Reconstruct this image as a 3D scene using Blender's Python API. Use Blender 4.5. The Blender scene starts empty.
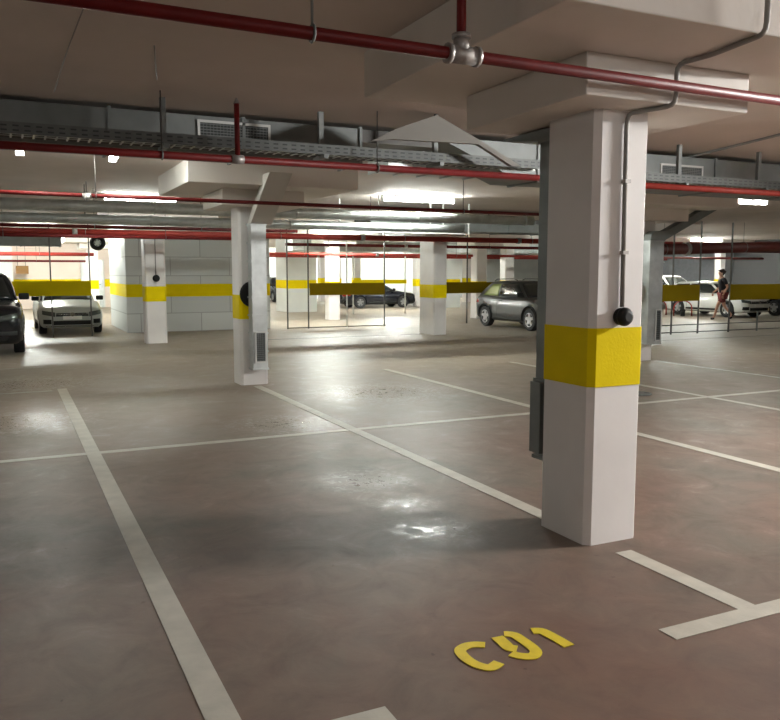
import bpy, bmesh, math, random
from mathutils import Vector, Matrix
from mathutils.bvhtree import BVHTree
R = math.radians
random.seed(7)
sc = bpy.context.scene
col = sc.collection

# ---------------------------------------------------------------- camera
cd = bpy.data.cameras.new('camera'); cam = bpy.data.objects.new('camera', cd); col.objects.link(cam)
cam.location = (0, 0, 1.6); cam.rotation_euler = (R(90 - 6.277), 0, R(-25.565))
cd.sensor_fit = 'HORIZONTAL'; cd.sensor_width = 36; cd.lens = 800 / 780 * 36
cd.clip_start = 0.05; cd.clip_end = 200
sc.camera = cam
# ---------------------------------------------------------------- world, exposure
w = bpy.data.worlds.new('world'); sc.world = w; w.use_nodes = True
w.node_tree.nodes['Background'].inputs[0].default_value = (.8, .85, .9, 1)
w.node_tree.nodes['Background'].inputs[1].default_value = 0.02
sc.view_settings.view_transform = 'Standard'; sc.view_settings.look = 'None'
sc.view_settings.gamma = 1; sc.view_settings.use_curve_mapping = False
sc.view_settings.exposure = 2.5
sc.cycles.max_bounces = 8; sc.cycles.diffuse_bounces = 5; sc.cycles.glossy_bounces = 4
sc.cycles.sample_clamp_indirect = 4
sc.cycles.use_denoising = True
CEIL = 3.0
LAMP_E = 30.0        # emission strength of the tube diffusers
# battens: (x, y, along, length, strength factor)
LAMPS = [(.21, 9.77, 'y', .5, .8, 'c'), (1.21, 9.88, 'y', .5, .8, 'c'), (7.0, 13.4, 'x', 1.5, 1.7, 'c'),
         (2.3, 15.4, 'x', 1.3, .6, 'c'), (12.75, 11.05, 'x', 1.2, 1.0, 'c'), (-4.2, 11, 'x', 1.3, .5, 'c'), (-2.8, 17, 'x', 1.3, 1.0, 'c'),
         (.9, 25.6, 'x', 1.0, 5.5, 'c'), (9.0, 23.3, 'x', 1.5, 4.0, 'c'), (14.8, 24.4, 'x', 1.5, 3.4, 'c'), (20.3, 20.9, 'x', 1.5, 1.8, 'c'),
         (5.6, 30.2, 'x', 1.5, 4.4, 'c'), (14.5, 30, 'x', 1.5, 5, 'c'), (24.6, 25.35, 'x', 1.5, 3.5, 'c'), (22.5, 41, 'x', 1.5, 5, 'c'), (10.5, 38.5, 'x', 1.5, 4, 'c'),  # the back-wall lamp right of the SUV is added to brighten that wall
         (1, 33, 'x', 1.5, 4.4, 'c'), (26.6, 25.1, 'x', 1.5, 3.5, 'c'), (16, 42.6, 'x', 1.5, 5, 'c'), (19.0, 13.5, 'x', 1.3, .25, 'c'),  # lamp above the far pale columns is added to brighten the back wall
         (-5.2, 5.6, 'x', 1.3, .7, 'w'), (8.4, 2.15, 'y', 1.0, 15.0, 'w'), (1.8, -3.2, 'x', 1.3, .7, 'w'), (6.2, -3.0, 'x', 1.3, .6, 'w'), (14.6, 4.4, 'x', 1.3, .6, 'w')]

# ---------------------------------------------------------------- materials
def mat(name, c, rough=.6, metal=0., noise=0., nscale=6., bump=0., bscale=60., spec=.5, c2=None, coat=0.):
    m = bpy.data.materials.new(name); m.use_nodes = True
    nt = m.node_tree; b = nt.nodes['Principled BSDF']
    b.inputs['Base Color'].default_value = (*c, 1); b.inputs['Roughness'].default_value = rough
    b.inputs['Metallic'].default_value = metal; b.inputs['Specular IOR Level'].default_value = spec
    b.inputs['Coat Weight'].default_value = coat
    tc = nt.nodes.new('ShaderNodeTexCoord')
    if noise or c2:
        n = nt.nodes.new('ShaderNodeTexNoise'); n.inputs['Scale'].default_value = nscale; n.inputs['Detail'].default_value = 6
        nt.links.new(tc.outputs['Object'], n.inputs['Vector'])
        r = nt.nodes.new('ShaderNodeValToRGB'); e = r.color_ramp.elements
        a = c2 or tuple(max(0, v * (1 - noise)) for v in c)
        e[0].position = .32; e[0].color = (*a, 1); e[1].position = .68; e[1].color = (*c, 1)
        nt.links.new(n.outputs['Fac'], r.inputs['Fac']); nt.links.new(r.outputs[0], b.inputs['Base Color'])
    if bump:
        n2 = nt.nodes.new('ShaderNodeTexNoise'); n2.inputs['Scale'].default_value = bscale
        nt.links.new(tc.outputs['Object'], n2.inputs['Vector'])
        bp = nt.nodes.new('ShaderNodeBump'); bp.inputs['Strength'].default_value = bump; bp.inputs['Distance'].default_value = .01
        nt.links.new(n2.outputs['Fac'], bp.inputs['Height']); nt.links.new(bp.outputs[0], b.inputs['Normal'])
    return m
def emat(name, c, s):
    m = bpy.data.materials.new(name); m.use_nodes = True; nt = m.node_tree
    nt.nodes.clear(); e = nt.nodes.new('ShaderNodeEmission'); o = nt.nodes.new('ShaderNodeOutputMaterial')
    e.inputs[0].default_value = (*c, 1); e.inputs[1].default_value = s; nt.links.new(e.outputs[0], o.inputs[0]); return m

M = dict(
    white=mat('white_painted_concrete', (.76, .73, .71), .6, noise=.08, nscale=2.5, bump=.07, bscale=18),
    ceiling=mat('ceiling_concrete', (.68, .605, .55), .8, noise=.10, nscale=1.2, bump=.25, bscale=12),
    capital=mat('capital_concrete', (.76, .71, .655), .75, noise=.09, nscale=1.5, bump=.3, bscale=10),
    wall=mat('block_wall_paint', (.68, .70, .68), .6, noise=.1, nscale=1.5, bump=.2),
    pinkwall=mat('warm_wall_paint', (.74, .63, .55), .6, noise=.1, nscale=1.5),
    greywall=mat('grey_shutter', (.24, .25, .28), .5, noise=.15),
    darkgrey=mat('dark_grey_paint', (.08, .08, .085), .6),
    yellow=mat('yellow_paint', (.80, .62, .001), .8, noise=.06, nscale=5, bump=.15, spec=.12),
    board=mat('yellow_board', (.22, .15, .001), .8, spec=.15, noise=.08, nscale=3),  # yellow board with its backlit shade put into the colour
    litboard=mat('lit_yellow_board', (.60, .47, .001), .8, spec=.15, noise=.08, nscale=3),  # same board paint, with the light falling on it put into the colour
    red=mat('red_pipe_paint', (.15, .008, .008), .5, spec=.3, noise=.25, nscale=9),
    bright_red=mat('faded_red_pipe_paint', (.32, .035, .025), .5, spec=.3, noise=.2, nscale=9),
    galv=mat('galvanised_steel', (.60, .63, .62), .40, metal=.6, noise=.28, nscale=5),
    galvdark=mat('dull_galvanised_steel', (.22, .235, .23), .55, metal=.4, noise=.22, nscale=4),
    fitting=mat('grey_pipe_fitting', (.42, .39, .37), .45, metal=.5, noise=.3, nscale=30),
    conduit=mat('grey_plastic_conduit', (.30, .29, .27), .6, noise=.15),
    black=mat('black_plastic', (.007, .007, .007), .6, spec=.3),
    rubber=mat('tyre_rubber', (.012, .012, .013), .8),
    brown=mat('shaded_red_pipe_paint', (.09, .015, .012), .5),  # red pipe paint with the pipe's shadow put into the colour
    hood=mat('beige_sheet_metal', (.20, .19, .17), .7), signbrown=mat('brown_sign', (.22, .10, .01), .6),
    feed=mat('pale_sheet_duct', (.62, .60, .56), .55, metal=.1),
    traysteel=mat('tray_steel', (.15, .16, .155), .6, metal=.3, noise=.2, nscale=12),
    post=mat('dark_steel_post', (.09, .085, .08), .5, metal=.4),
    lightpost=mat('pale_steel_post', (.55, .55, .52), .5, metal=.3),
    grille=mat('grille_dark', (.05, .055, .055), .5, metal=.3),
    frame=mat('white_metal_frame', (.6, .6, .58), .5),
    line=mat('white_floor_paint', (.50, .47, .40), .5, noise=.2, nscale=7, bump=.1),
    faded=mat('faded_floor_paint', (.42, .41, .37), .40, noise=.4, nscale=5),
    ylet=mat('yellow_floor_paint', (.75, .58, .015), .5, noise=.15, nscale=20),
    glass=mat('car_glass', (.015, .02, .02), .06, spec=.8),
    reflglass=mat('green_reflection_glass', (.20, .24, .08), .1, spec=.8),  # green reflection put into the window glass colour
    chrome=mat('chrome', (.6, .6, .6), .15, metal=1),
    alloy=mat('alloy_wheel', (.35, .35, .36), .3, metal=.8),
    lens=mat('headlamp_lens', (.10, .115, .11), .12, metal=.4),
    tail=mat('tail_lamp', (.3, .01, .01), .2),
    plate=mat('number_plate_white', (.75, .75, .72), .4),
    pblack=mat('black_car_paint', (.005, .006, .010), .22, spec=.4, coat=.5),
    pgrey=mat('grey_car_paint', (.028, .030, .030), .4, metal=.0, coat=.25),
    pwhite=mat('white_car_paint', (.72, .72, .68), .25, coat=1),
    pgolf=mat('off_white_car_paint', (.34, .36, .335), .3, coat=.6),
    skin=mat('skin', (.42, .22, .15), .55), shirt=mat('black_cloth', (.012, .012, .016), .9),
    shorts=mat('dark_red_cloth', (.16, .03, .03), .9), hair=mat('dark_hair', (.02, .013, .01), .7),
)
WORN = [(2.33, 4.27, .36), (2.42, 4.85, .32), (2.45, 5.5, .5), (2.6, 8.0, .8), (.0, 9.3, 1.1), (.3, 12.5, 1.2), (4.5, 9.6, 1.2), (7.5, 9.0, 1.0)]   # spots where the seal is polished by wear
def floor_material():
    m = bpy.data.materials.new('reddish_sealed_concrete_floor'); m.use_nodes = True
    nt = m.node_tree; N = nt.nodes; L = nt.links; b = N['Principled BSDF']
    tc = N.new('ShaderNodeTexCoord')
    def noise(s, d=6, rough=.6, vec=None, dist=0):
        n = N.new('ShaderNodeTexNoise'); n.inputs['Scale'].default_value = s; n.inputs['Detail'].default_value = d
        n.inputs['Roughness'].default_value = rough; n.inputs['Distortion'].default_value = dist
        L.new(vec or tc.outputs['Object'], n.inputs['Vector']); return n
    def ramp(src, stops):
        r = N.new('ShaderNodeValToRGB'); e = r.color_ramp.elements
        e[0].position, e[0].color = stops[0][0], (*stops[0][1], 1); e[1].position, e[1].color = stops[-1][0], (*stops[-1][1], 1)
        for p, c in stops[1:-1]:
            k = e.new(p); k.color = (*c, 1)
        L.new(src, r.inputs['Fac']); return r
    n1 = noise(.55, 8, .62, dist=.4); n2 = noise(3.2, 8, .7, dist=.6); n3 = noise(22, 4, .7)
    # the seal is redder in the near bays and paler and greyer further in
    c1 = ramp(n1.outputs['Fac'], [(.36, (.155, .090, .066)), (.50, (.158, .108, .082)), (.64, (.118, .097, .075))])
    c2 = ramp(n2.outputs['Fac'], [(.3, (.70, .70, .72)), (.52, (1, 1, 1)), (.72, (1.12, 1.08, 1.05))])
    mx = N.new('ShaderNodeMix'); mx.data_type = 'RGBA'; mx.blend_type = 'MULTIPLY'; mx.inputs[0].default_value = .75
    L.new(c1.outputs[0], mx.inputs[6]); L.new(c2.outputs[0], mx.inputs[7])
    # little dark pits
    p = ramp(noise(14, 2, .5).outputs['Fac'], [(.22, (.6, .55, .52)), (.27, (1, 1, 1))])
    mx2 = N.new('ShaderNodeMix'); mx2.data_type = 'RGBA'; mx2.blend_type = 'MULTIPLY'; mx2.inputs[0].default_value = .8
    L.new(mx.outputs[2], mx2.inputs[6]); L.new(p.outputs[0], mx2.inputs[7])
    # paler and greyer further in, by place on the floor
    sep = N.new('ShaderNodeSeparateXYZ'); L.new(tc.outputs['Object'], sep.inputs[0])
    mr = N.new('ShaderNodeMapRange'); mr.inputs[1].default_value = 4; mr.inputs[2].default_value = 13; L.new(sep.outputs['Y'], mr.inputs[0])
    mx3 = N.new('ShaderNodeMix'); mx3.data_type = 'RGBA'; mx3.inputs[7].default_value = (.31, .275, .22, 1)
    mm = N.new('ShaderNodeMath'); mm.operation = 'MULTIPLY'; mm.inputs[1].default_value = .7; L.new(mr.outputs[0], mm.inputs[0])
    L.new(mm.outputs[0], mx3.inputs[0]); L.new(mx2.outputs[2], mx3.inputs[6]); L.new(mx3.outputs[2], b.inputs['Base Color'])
    rr = ramp(n2.outputs['Fac'], [(.32, (.54, .54, .54)), (.58, (.47, .47, .47)), (.74, (.30, .30, .30))])
    wn = noise(16, 5, .7, dist=.8); last = None
    for cx, cy, rad in WORN:
        vd = N.new('ShaderNodeVectorMath'); vd.operation = 'DISTANCE'; vd.inputs[1].default_value = (cx, cy, 0); L.new(tc.outputs['Object'], vd.inputs[0])
        q = N.new('ShaderNodeMapRange'); q.inputs[1].default_value = rad; q.inputs[2].default_value = rad*.2; L.new(vd.outputs['Value'], q.inputs[0])
        if last:
            mxm = N.new('ShaderNodeMath'); mxm.operation = 'MAXIMUM'; L.new(last, mxm.inputs[0]); L.new(q.outputs[0], mxm.inputs[1]); last = mxm.outputs[0]
        else: last = q.outputs[0]
    wr_ = ramp(wn.outputs['Fac'], [(.50, (0, 0, 0)), (.58, (1, 1, 1))])
    wm = N.new('ShaderNodeMath'); wm.operation = 'MULTIPLY'; L.new(last, wm.inputs[0]); L.new(wr_.outputs[0], wm.inputs[1])
    rm = N.new('ShaderNodeMix'); rm.data_type = 'FLOAT'; L.new(wm.outputs[0], rm.inputs[0]); L.new(rr.outputs[0], rm.inputs[2]); rm.inputs[3].default_value = .19
    L.new(rm.outputs[0], b.inputs['Roughness'])
    b.inputs['Specular IOR Level'].default_value = .28
    bp = N.new('ShaderNodeBump'); bp.inputs['Strength'].default_value = .35; bp.inputs['Distance'].default_value = .006
    ad = N.new('ShaderNodeMath'); ad.operation = 'ADD'; L.new(n2.outputs['Fac'], ad.inputs[0])
    m2 = N.new('ShaderNodeMath'); m2.operation = 'MULTIPLY'; m2.inputs[1].default_value = .25; L.new(n3.outputs['Fac'], m2.inputs[0])
    L.new(m2.outputs[0], ad.inputs[1]); L.new(ad.outputs[0], bp.inputs['Height']); L.new(bp.outputs[0], b.inputs['Normal'])
    return m
def block_material():
    m = mat('painted_blockwork', (.60, .62, .60), .55)
    nt = m.node_tree; b = nt.nodes['Principled BSDF']; tc = nt.nodes['Texture Coordinate']
    mp = nt.nodes.new('ShaderNodeMapping'); mp.inputs['Rotation'].default_value = (R(90), 0, 0)
    br = nt.nodes.new('ShaderNodeTexBrick'); br.inputs['Scale'].default_value = 1
    br.inputs['Brick Width'].default_value = 1.6; br.inputs['Row Height'].default_value = .5; br.inputs['Mortar Size'].default_value = .012
    br.inputs['Color1'].default_value = (.60, .62, .60, 1); br.inputs['Color2'].default_value = (.54, .56, .55, 1); br.inputs['Mortar'].default_value = (.36, .37, .36, 1)
    nt.links.new(tc.outputs['Object'], mp.inputs[0]); nt.links.new(mp.outputs[0], br.inputs['Vector']); nt.links.new(br.outputs[0], b.inputs['Base Color'])
    return m
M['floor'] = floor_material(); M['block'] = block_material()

# ---------------------------------------------------------------- mesh helpers
class MB:
    def __init__(s): s.bm = bmesh.new()
    def box(s, x0, y0, z0, x1, y1, z1, bev=0):
        vs = [s.bm.verts.new(p) for p in ((x0,y0,z0),(x1,y0,z0),(x1,y1,z0),(x0,y1,z0),(x0,y0,z1),(x1,y0,z1),(x1,y1,z1),(x0,y1,z1))]
        fs = [s.bm.faces.new([vs[i] for i in f]) for f in ((3,2,1,0),(4,5,6,7),(0,1,5,4),(1,2,6,5),(2,3,7,6),(3,0,4,7))]
        if bev:
            es = list({e for f in fs for e in f.edges})
            bmesh.ops.bevel(s.bm, geom=es, offset=bev, segments=2, profile=.5, affect='EDGES')
        return s
    def prism(s, pts, d):   # polygon of 3-D points, extruded by vector d
        d = Vector(d); a = [s.bm.verts.new(Vector(p)) for p in pts]; b = [s.bm.verts.new(Vector(p) + d) for p in pts]
        n = len(pts); s.bm.faces.new(a); s.bm.faces.new(b[::-1])
        for i in range(n): s.bm.faces.new((a[i], b[i], b[(i+1) % n], a[(i+1) % n]))
        return s
    def tube(s, pts, r, seg=10, cap=True, rs=None):
        pts = [Vector(p) for p in pts]; rings = []
        n = len(pts); up = None
        for i, p in enumerate(pts):
            t = (pts[min(i+1, n-1)] - pts[max(i-1, 0)]).normalized()
            if up is None: up = Vector((0,0,1)) if abs(t.z) < .9 else Vector((0,1,0))
            a = t.cross(up).normalized(); b = a.cross(t).normalized(); up = b
            rr = rs[i] if rs else r
            rings.append([s.bm.verts.new(p + (a*math.cos(k*2*math.pi/seg) + b*math.sin(k*2*math.pi/seg))*rr) for k in range(seg)])
        for i in range(n-1):
            for k in range(seg):
                f = s.bm.faces.new((rings[i][k], rings[i][(k+1)%seg], rings[i+1][(k+1)%seg], rings[i+1][k])); f.smooth = True
        if cap: s.bm.faces.new(rings[0][::-1]); s.bm.faces.new(rings[-1])
        return s
    def torus(s, c, axis, R0, r, seg=24, sg=8):
        axis = Vector(axis).normalized(); a = axis.orthogonal().normalized(); b = axis.cross(a); c = Vector(c); rings = []
        for i in range(seg):
            t = i*2*math.pi/seg; d = a*math.cos(t) + b*math.sin(t)
            rings.append([s.bm.verts.new(c + d*(R0 + r*math.cos(k*2*math.pi/sg)) + axis*r*math.sin(k*2*math.pi/sg)) for k in range(sg)])
        for i in range(seg):
            for k in range(sg):
                f = s.bm.faces.new((rings[i][k], rings[i][(k+1)%sg], rings[(i+1)%seg][(k+1)%sg], rings[(i+1)%seg][k])); f.smooth = True
        return s
    def build(s, name, m, parent=None):
        bmesh.ops.recalc_face_normals(s.bm, faces=s.bm.faces)
        me = bpy.data.meshes.new(name); s.bm.to_mesh(me); s.bm.free()
        if m: me.materials.append(m)
        o = bpy.data.objects.new(name, me); col.objects.link(o)
        if parent: o.parent = parent
        return o
def shift(o, c):   # put the object's origin at c while its mesh stays where it is
    c = Vector(c); o.data.transform(Matrix.Translation(-c)); o.location = c; return o
def tag(o, label=None, cat=None, group=None, kind=None):
    if label: o['label'] = label
    if cat: o['category'] = cat
    if group: o['group'] = group
    if kind: o['kind'] = kind
    return o
def empty(name, loc, rz=0, **k):
    o = bpy.data.objects.new(name, None); col.objects.link(o); o.location = loc; o.rotation_euler.z = rz; o.empty_display_size = .2
    return tag(o, **k)
def copy_tree(o, parent=None):
    c = o.copy(); col.objects.link(c); c.parent = parent
    for ch in [x for x in col.objects if x.parent == o]: copy_tree(ch, c)
    return c
def struct(name, mb, m): return tag(mb.build(name, m), kind='structure')

# ---------------------------------------------------------------- the setting
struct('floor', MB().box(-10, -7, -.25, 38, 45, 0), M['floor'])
struct('ceiling', MB().box(-10, -7, CEIL, 38, 45, CEIL + .25), M['ceiling'])
struct('wall_left', MB().box(-10.2, -7, 0, -10, 45, CEIL), M['wall'])
struct('wall_back', MB().box(-10, 45, 0, 38, 45.2, CEIL), M['wall'])
struct('wall_right', MB().box(38, -7, 0, 38.2, 45, CEIL), M['wall'])
struct('wall_front', MB().box(-10, -7.2, 0, 38, -7, CEIL), M['wall'])

# ---------------------------------------------------------------- columns
def column(x0, y0, wx, wy, label, caps=True, group=None, cap_off=None, wear=False):
    r = empty('concrete_column', (x0 + wx/2, y0 + wy/2, 0), label=label, cat='column', group=group)
    hx, hy = wx/2, wy/2
    top = 2.5 if caps else CEIL
    mb = MB()
    c = .035
    o = [(-hx+c,-hy),(hx-c,-hy),(hx,-hy+c),(hx,hy-c),(hx-c,hy),(-hx+c,hy),(-hx,hy-c),(-hx,-hy+c)]
    mb.prism([(a, b, 0) for a, b in o], (0, 0, top)); mb.build('shaft', M['white'], r)
    g = 1 + .004/hx
    mb = MB(); mb.prism([(a*g, b*g, .94) for a, b in o], (0, 0, .34)); mb.build('painted_band', M['yellow'], r)
    if caps:
        MB().box(-.48, -.48, 2.5, .68, .70, 2.715, .008).build('lower_capital', M['capital'], r)
        MB().box(-1.05, -1.06, 2.715, 1.25, 1.03, CEIL, .008).build('drop_panel', M['capital'], r)
    return r
column(2.995, 3.6, .393, .47, 'nearest white concrete column with bright yellow band and grey conduit down its side')
column(2.95, 11.05, .40, .42, 'white column carrying a metal duct with a grille, left of centre')
column(2.80, 18.5, .46, .42, 'white column in front of the block walled core, small black sounder on it')
column(9.80, 17.9, .38, .80, 'broad shaded column by the fence, between the dark sedan and the grey SUV')
column(10.2, 11.05, .40, .42, 'white column just right of the nearest column, with a duct bending into it')
column(9.75, 25.1, .40, .42, 'slim white column seen behind the yellow board left of the dark sedan')
column(14.65, 23.7, .42, .42, 'pale column behind the fence at the tail of the grey SUV')
column(24.5, 25.9, .40, .42, 'white column beyond the bike-stand arches on the right')
column(17.3, 18.5, .38, .42, 'far column half hidden behind the right column with the bent duct')
column(28.95, 26.2, .35, .35, 'narrow white column standing against the dark wall behind the white car')
column(10.2, 3.6, .40, .42, 'column out to the right of the nearest column')
for x, y in ((17.3, 25.9), (17.3, 33.3), (24.5, 33.3), (24.5, 40.7), (17.3, 40.7), (10.1, 40.7), (2.9, 40.7), (2.9, 33.3), (12.9, 36.9), (14.6, 36.9), (15.4, 41), (22.2, 37), (28.0, 38)):
    column(x, y, .4, .42, 'distant white column with a yellow band in the far rows of the garage', group='distant columns')

# ---------------------------------------------------------------- walled core and far walls
def walled(name, x0, y0, x1, y1, m, label, h=CEIL, band=True, cat='wall', z0=0):
    r = empty(name, ((x0+x1)/2, (y0+y1)/2, 0), label=label, cat=cat)
    hx, hy = (x1-x0)/2, (y1-y0)/2
    h -= .006
    MB().box(-hx, -hy, z0, hx, hy, h).build('wall_body', m, r)
    if band: MB().box(-hx-.004, -hy-.004, .94, hx+.004, hy+.004, 1.28).build('painted_band', M['yellow'], r)
    return r
core = walled('walled_core', 2.85, 22.0, 6.75, 25.6, M['block'], 'grey blockwork core with a yellow band behind the duct column')
walled('walled_core', 10.15, 30.6, 11.35, 32.2, M['wall'], 'bright white wall block with yellow band beyond the fence, left of the dark sedan')
walled('wall_panel', 17.05, 31.5, 18.6, 31.8, M['wall'], 'white wall stub with bright yellow band right of the dark sedan', cat='wall')
walled('partition_wall', 31.0, 26.8, 31.3, 34.2, M['greywall'], 'grey shutter wall behind the white car', band=False)
walled('partition_wall', 30.0, 12.0, 30.3, 26.4, M['darkgrey'], 'dark wall behind the black car at the right edge', band=False)
walled('wall_panel', -.6, 37.5, .3, 37.8, M['wall'], 'pale wall pier far behind the two left cars', band=False)
wp = walled('partition_wall', -6, 38.5, 8.0, 38.8, M['pinkwall'], 'cream far wall with yellow band behind the white hatchback', band=True)
# grey door at the far end beside the core
dr = empty('steel_door', (3.95, 36.9, 0), label='grey steel door in the far wall left of the blockwork core', cat='door')
dr.location = (3.55, 38.5, 0)
MB().box(-.5, -.08, 0, .5, -.005, 2.15).build('door_frame', M['frame'], dr)
MB().box(-.43, -.11, .02, .43, -.081, 2.08).build('door_leaf', M['galv'], dr)
MB().tube([(.34, -.112, 1.05), (.34, -.16, 1.05), (.22, -.16, 1.05)], .012, 8).build('handle', M['post'], dr)
sg = tag(shift(MB().box(-.13+.55, 37.70-.2, 1.52, .55+.36, 37.74-.2, 1.86).build('notice_sign', M['signbrown'], None), (.6, 37.5, 1.52)), 'small brown sign hanging above the yellow board far behind the left cars', 'sign')
MB().tube([(-.1, .02, .34), (-.1, .02, 1.48)], .008, 6).build('hanging_rod', M['post'], sg); MB().tube([(.2, .02, .34), (.2, .02, 1.48)], .008, 6).build('hanging_rod', M['post'], sg)

# ---------------------------------------------------------------- floor paint
def strip(x0, y0, x1, y1, label, m='line', z=.003):
    o = MB().box(x0, y0, 0.0005, x1, y1, z).build('painted_line', M[m])
    shift(o, ((x0+x1)/2, (y0+y1)/2, 0)); return tag(o, label, 'floor marking')
strip(.572, 2.0, .690, 11.8, 'long white bay line running from the bottom edge into the depth on the left')
strip(3.075, 4.02, 3.19, 10.9, 'white bay line between the nearest column and the duct column', z=.0035)
strip(3.075, 2.585, 3.19, 3.44, 'short white bay line in front of the nearest column')
strip(2.575, 2.475, 3.75, 2.585, 'white cross bar of the T in front of the nearest column')
strip(.07, 2.42, 1.192, 2.535, 'white cross bar at the bottom edge of the picture', z=.004)
strip(5.54, 2.8, 5.65, 11.9, 'white bay line passing behind the nearest column', z=.0035)
strip(8.03, 2.8, 8.13, 11.9, 'white bay line on the right, behind the nearest column', z=.0035)
strip(10.5, 2.8, 10.6, 10.9, 'faint white bay line furthest right', 'faded', z=.0035)
strip(-5.0, 7.37, 13.5, 7.47, 'long thin white line crossing all the bays', z=.0025)
strip(-5.0, 11.6, .5, 11.68, 'faded white line on the left floor towards the cars', 'faded', z=.0025)
strip(-5.0, 14.6, .5, 14.68, 'faint thin line on the left floor near the black SUV', 'faded', z=.0025)
strip(5.0, 18.30, 9.7, 18.42, 'dark drainage channel across the floor at the fence', 'post', z=.003)
strip(12.2, 14.1, 22.0, 14.16, 'thin dark joint across the floor on the right below the fence', 'post', z=.003)

def stroke(pts, wd, name, parent):
    P0 = [Vector((a, b, 0)) for a, b in pts]; pts = []
    for i in range(len(P0)-1):
        a, b, c, e = P0[max(i-1, 0)], P0[i], P0[i+1], P0[min(i+2, len(P0)-1)]
        for t in (0, .25, .5, .75): pts.append(.5*((2*b) + (c-a)*t + (2*a-5*b+4*c-e)*t*t + (3*b-a-3*c+e)*t**3))
    pts.append(P0[-1]); mb = MB(); L = []; Rr = []
    for i, p in enumerate(pts):
        t = (pts[min(i+1, len(pts)-1)] - pts[max(i-1, 0)]).normalized(); n = Vector((-t.y, t.x, 0)) * wd/2
        L.append(p + n); Rr.append(p - n)
    V = []
    for z in (.0008, .004):
        V.append(([mb.bm.verts.new(p + Vector((0,0,z))) for p in L], [mb.bm.verts.new(p + Vector((0,0,z))) for p in Rr]))
    n = len(pts)
    for i in range(n-1):
        mb.bm.faces.new((V[1][0][i], V[1][0][i+1], V[1][1][i+1], V[1][1][i]))
        mb.bm.faces.new((V[0][0][i], V[0][1][i], V[0][1][i+1], V[0][0][i+1]))
        for s in (0, 1): mb.bm.faces.new((V[0][s][i], V[0][s][i+1], V[1][s][i+1], V[1][s][i]))
    for i in (0, n-1): mb.bm.faces.new((V[0][0][i], V[0][1][i], V[1][1][i], V[1][0][i]))
    return mb.build(name, M['ylet'], parent)
num = empty('bay_number', (1.9, 2.75, 0), label='yellow stencilled bay number C91 painted on the floor', cat='floor marking')
TXT = {'letter': [([(1.7902, 2.7935), (1.7537, 2.8161), (1.7115, 2.8208), (1.6673, 2.7965), (1.6552, 2.7432), (1.6584, 2.6844), (1.6776, 2.6381), (1.7061, 2.6152), (1.7586, 2.6365)], 0.05)], 'figure_nine': [([(1.8787, 2.8353), (1.8745, 2.7739), (1.8704, 2.7295), (1.8935, 2.7033)], 0.058), ([(1.9229, 2.8467), (1.9573, 2.8193), (1.9624, 2.758), (1.962, 2.6908), (1.9505, 2.6461), (1.918, 2.6223), (1.889, 2.6313), (1.8639, 2.6531), (1.8475, 2.6805)], 0.052)], 'figure_one': [([(2.0527, 2.8176), (2.089, 2.8003), (2.1001, 2.7564), (2.108, 2.6883), (2.1109, 2.6298)], 0.056)]}
for nm, strokes in TXT.items():
    first = None
    for pts, wd in strokes:
        stroke([(a - 1.9, b - 2.75) for a, b in pts], wd, nm, num)
# metal floor cover behind the near column
dc = empty('floor_drain', (7.45, 7.95, 0), label='small round dark drain cover on the floor right of the nearest column', cat='drain')
MB().tube([(0,0,.0006),(0,0,.014)], .13, 20).build('cover', M['post'], dc); MB().torus((0,0,.014), (0,0,1), .13, .012).build('ring', M['galvdark'], dc)

# ---------------------------------------------------------------- lamps
EM = {}
def lamp(x, y, along, ln, k, label, group):
    r = empty('ceiling_lamp', (x, y, CEIL), R(90) if along == 'y' else 0, label=label, cat='lamp', group=group)
    MB().box(-ln/2, -.06, -.035, ln/2, .06, 0, .005).build('housing', M['frame'], r)
    if k not in EM: EM[k] = emat('lamp_diffuser_%d' % len(EM), (.95, 1.0, .93) if k[1] == 'c' else (1.0, .99, .96), LAMP_E * k[0])
    mb = MB(); mb.tube([(-ln/2+.02, 0, -.07), (ln/2-.02, 0, -.07)], .036, 12); mb.build('diffuser', EM[k], r)
    mb = MB(); mb.box(-ln/2, -.045, -.11, -ln/2+.02, .045, -.03, .004); mb.build('end_cap', M['frame'], r)
    mb = MB(); mb.box(ln/2-.02, -.045, -.11, ln/2, .045, -.03, .004); mb.build('end_cap', M['frame'], r)
    return r
LBL = ['short lit lamp at the far left edge under the big duct', 'short lit lamp just right of the one at the far left edge', 'long bright lamp glowing on the ceiling at the centre',
 'thin lit lamp left of the capital of the second column', 'lit lamp at the upper right above the bent duct', 'lamp beyond the left edge above the near bays', 'lamp beyond the left edge above the black SUV',
 'very bright lamp above the white hatchback', 'bright lamp behind the thick red main at the centre', 'lamp above the grey SUV and its fence board', 'lamp above the right fence, nearer than the white car',
 'lamp behind the blockwork core', 'lamp above the black low sedan', 'left lamp of the bright pair above the white car', 'added lamp brightening the back wall right of the grey SUV', 'lamp near the back wall behind the white wall block',
 'lamp before the cream far wall at the left', 'right lamp of the bright pair above the white car', 'added lamp brightening the back wall above the far pale columns', 'dim lamp on the right between the bent duct and the right fence',
 'lamp over the near bays at the left of the camera', 'strong lamp over the bays right of the nearest column', 'lamp behind the camera, left one', 'lamp behind the camera, right one', 'lamp over the far right bays']
for i, (x, y, al, ln, k, tone) in enumerate(LAMPS): lamp(x, y, al, ln, (k, tone), LBL[i], 'tube lamps on the ceiling')

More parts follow.
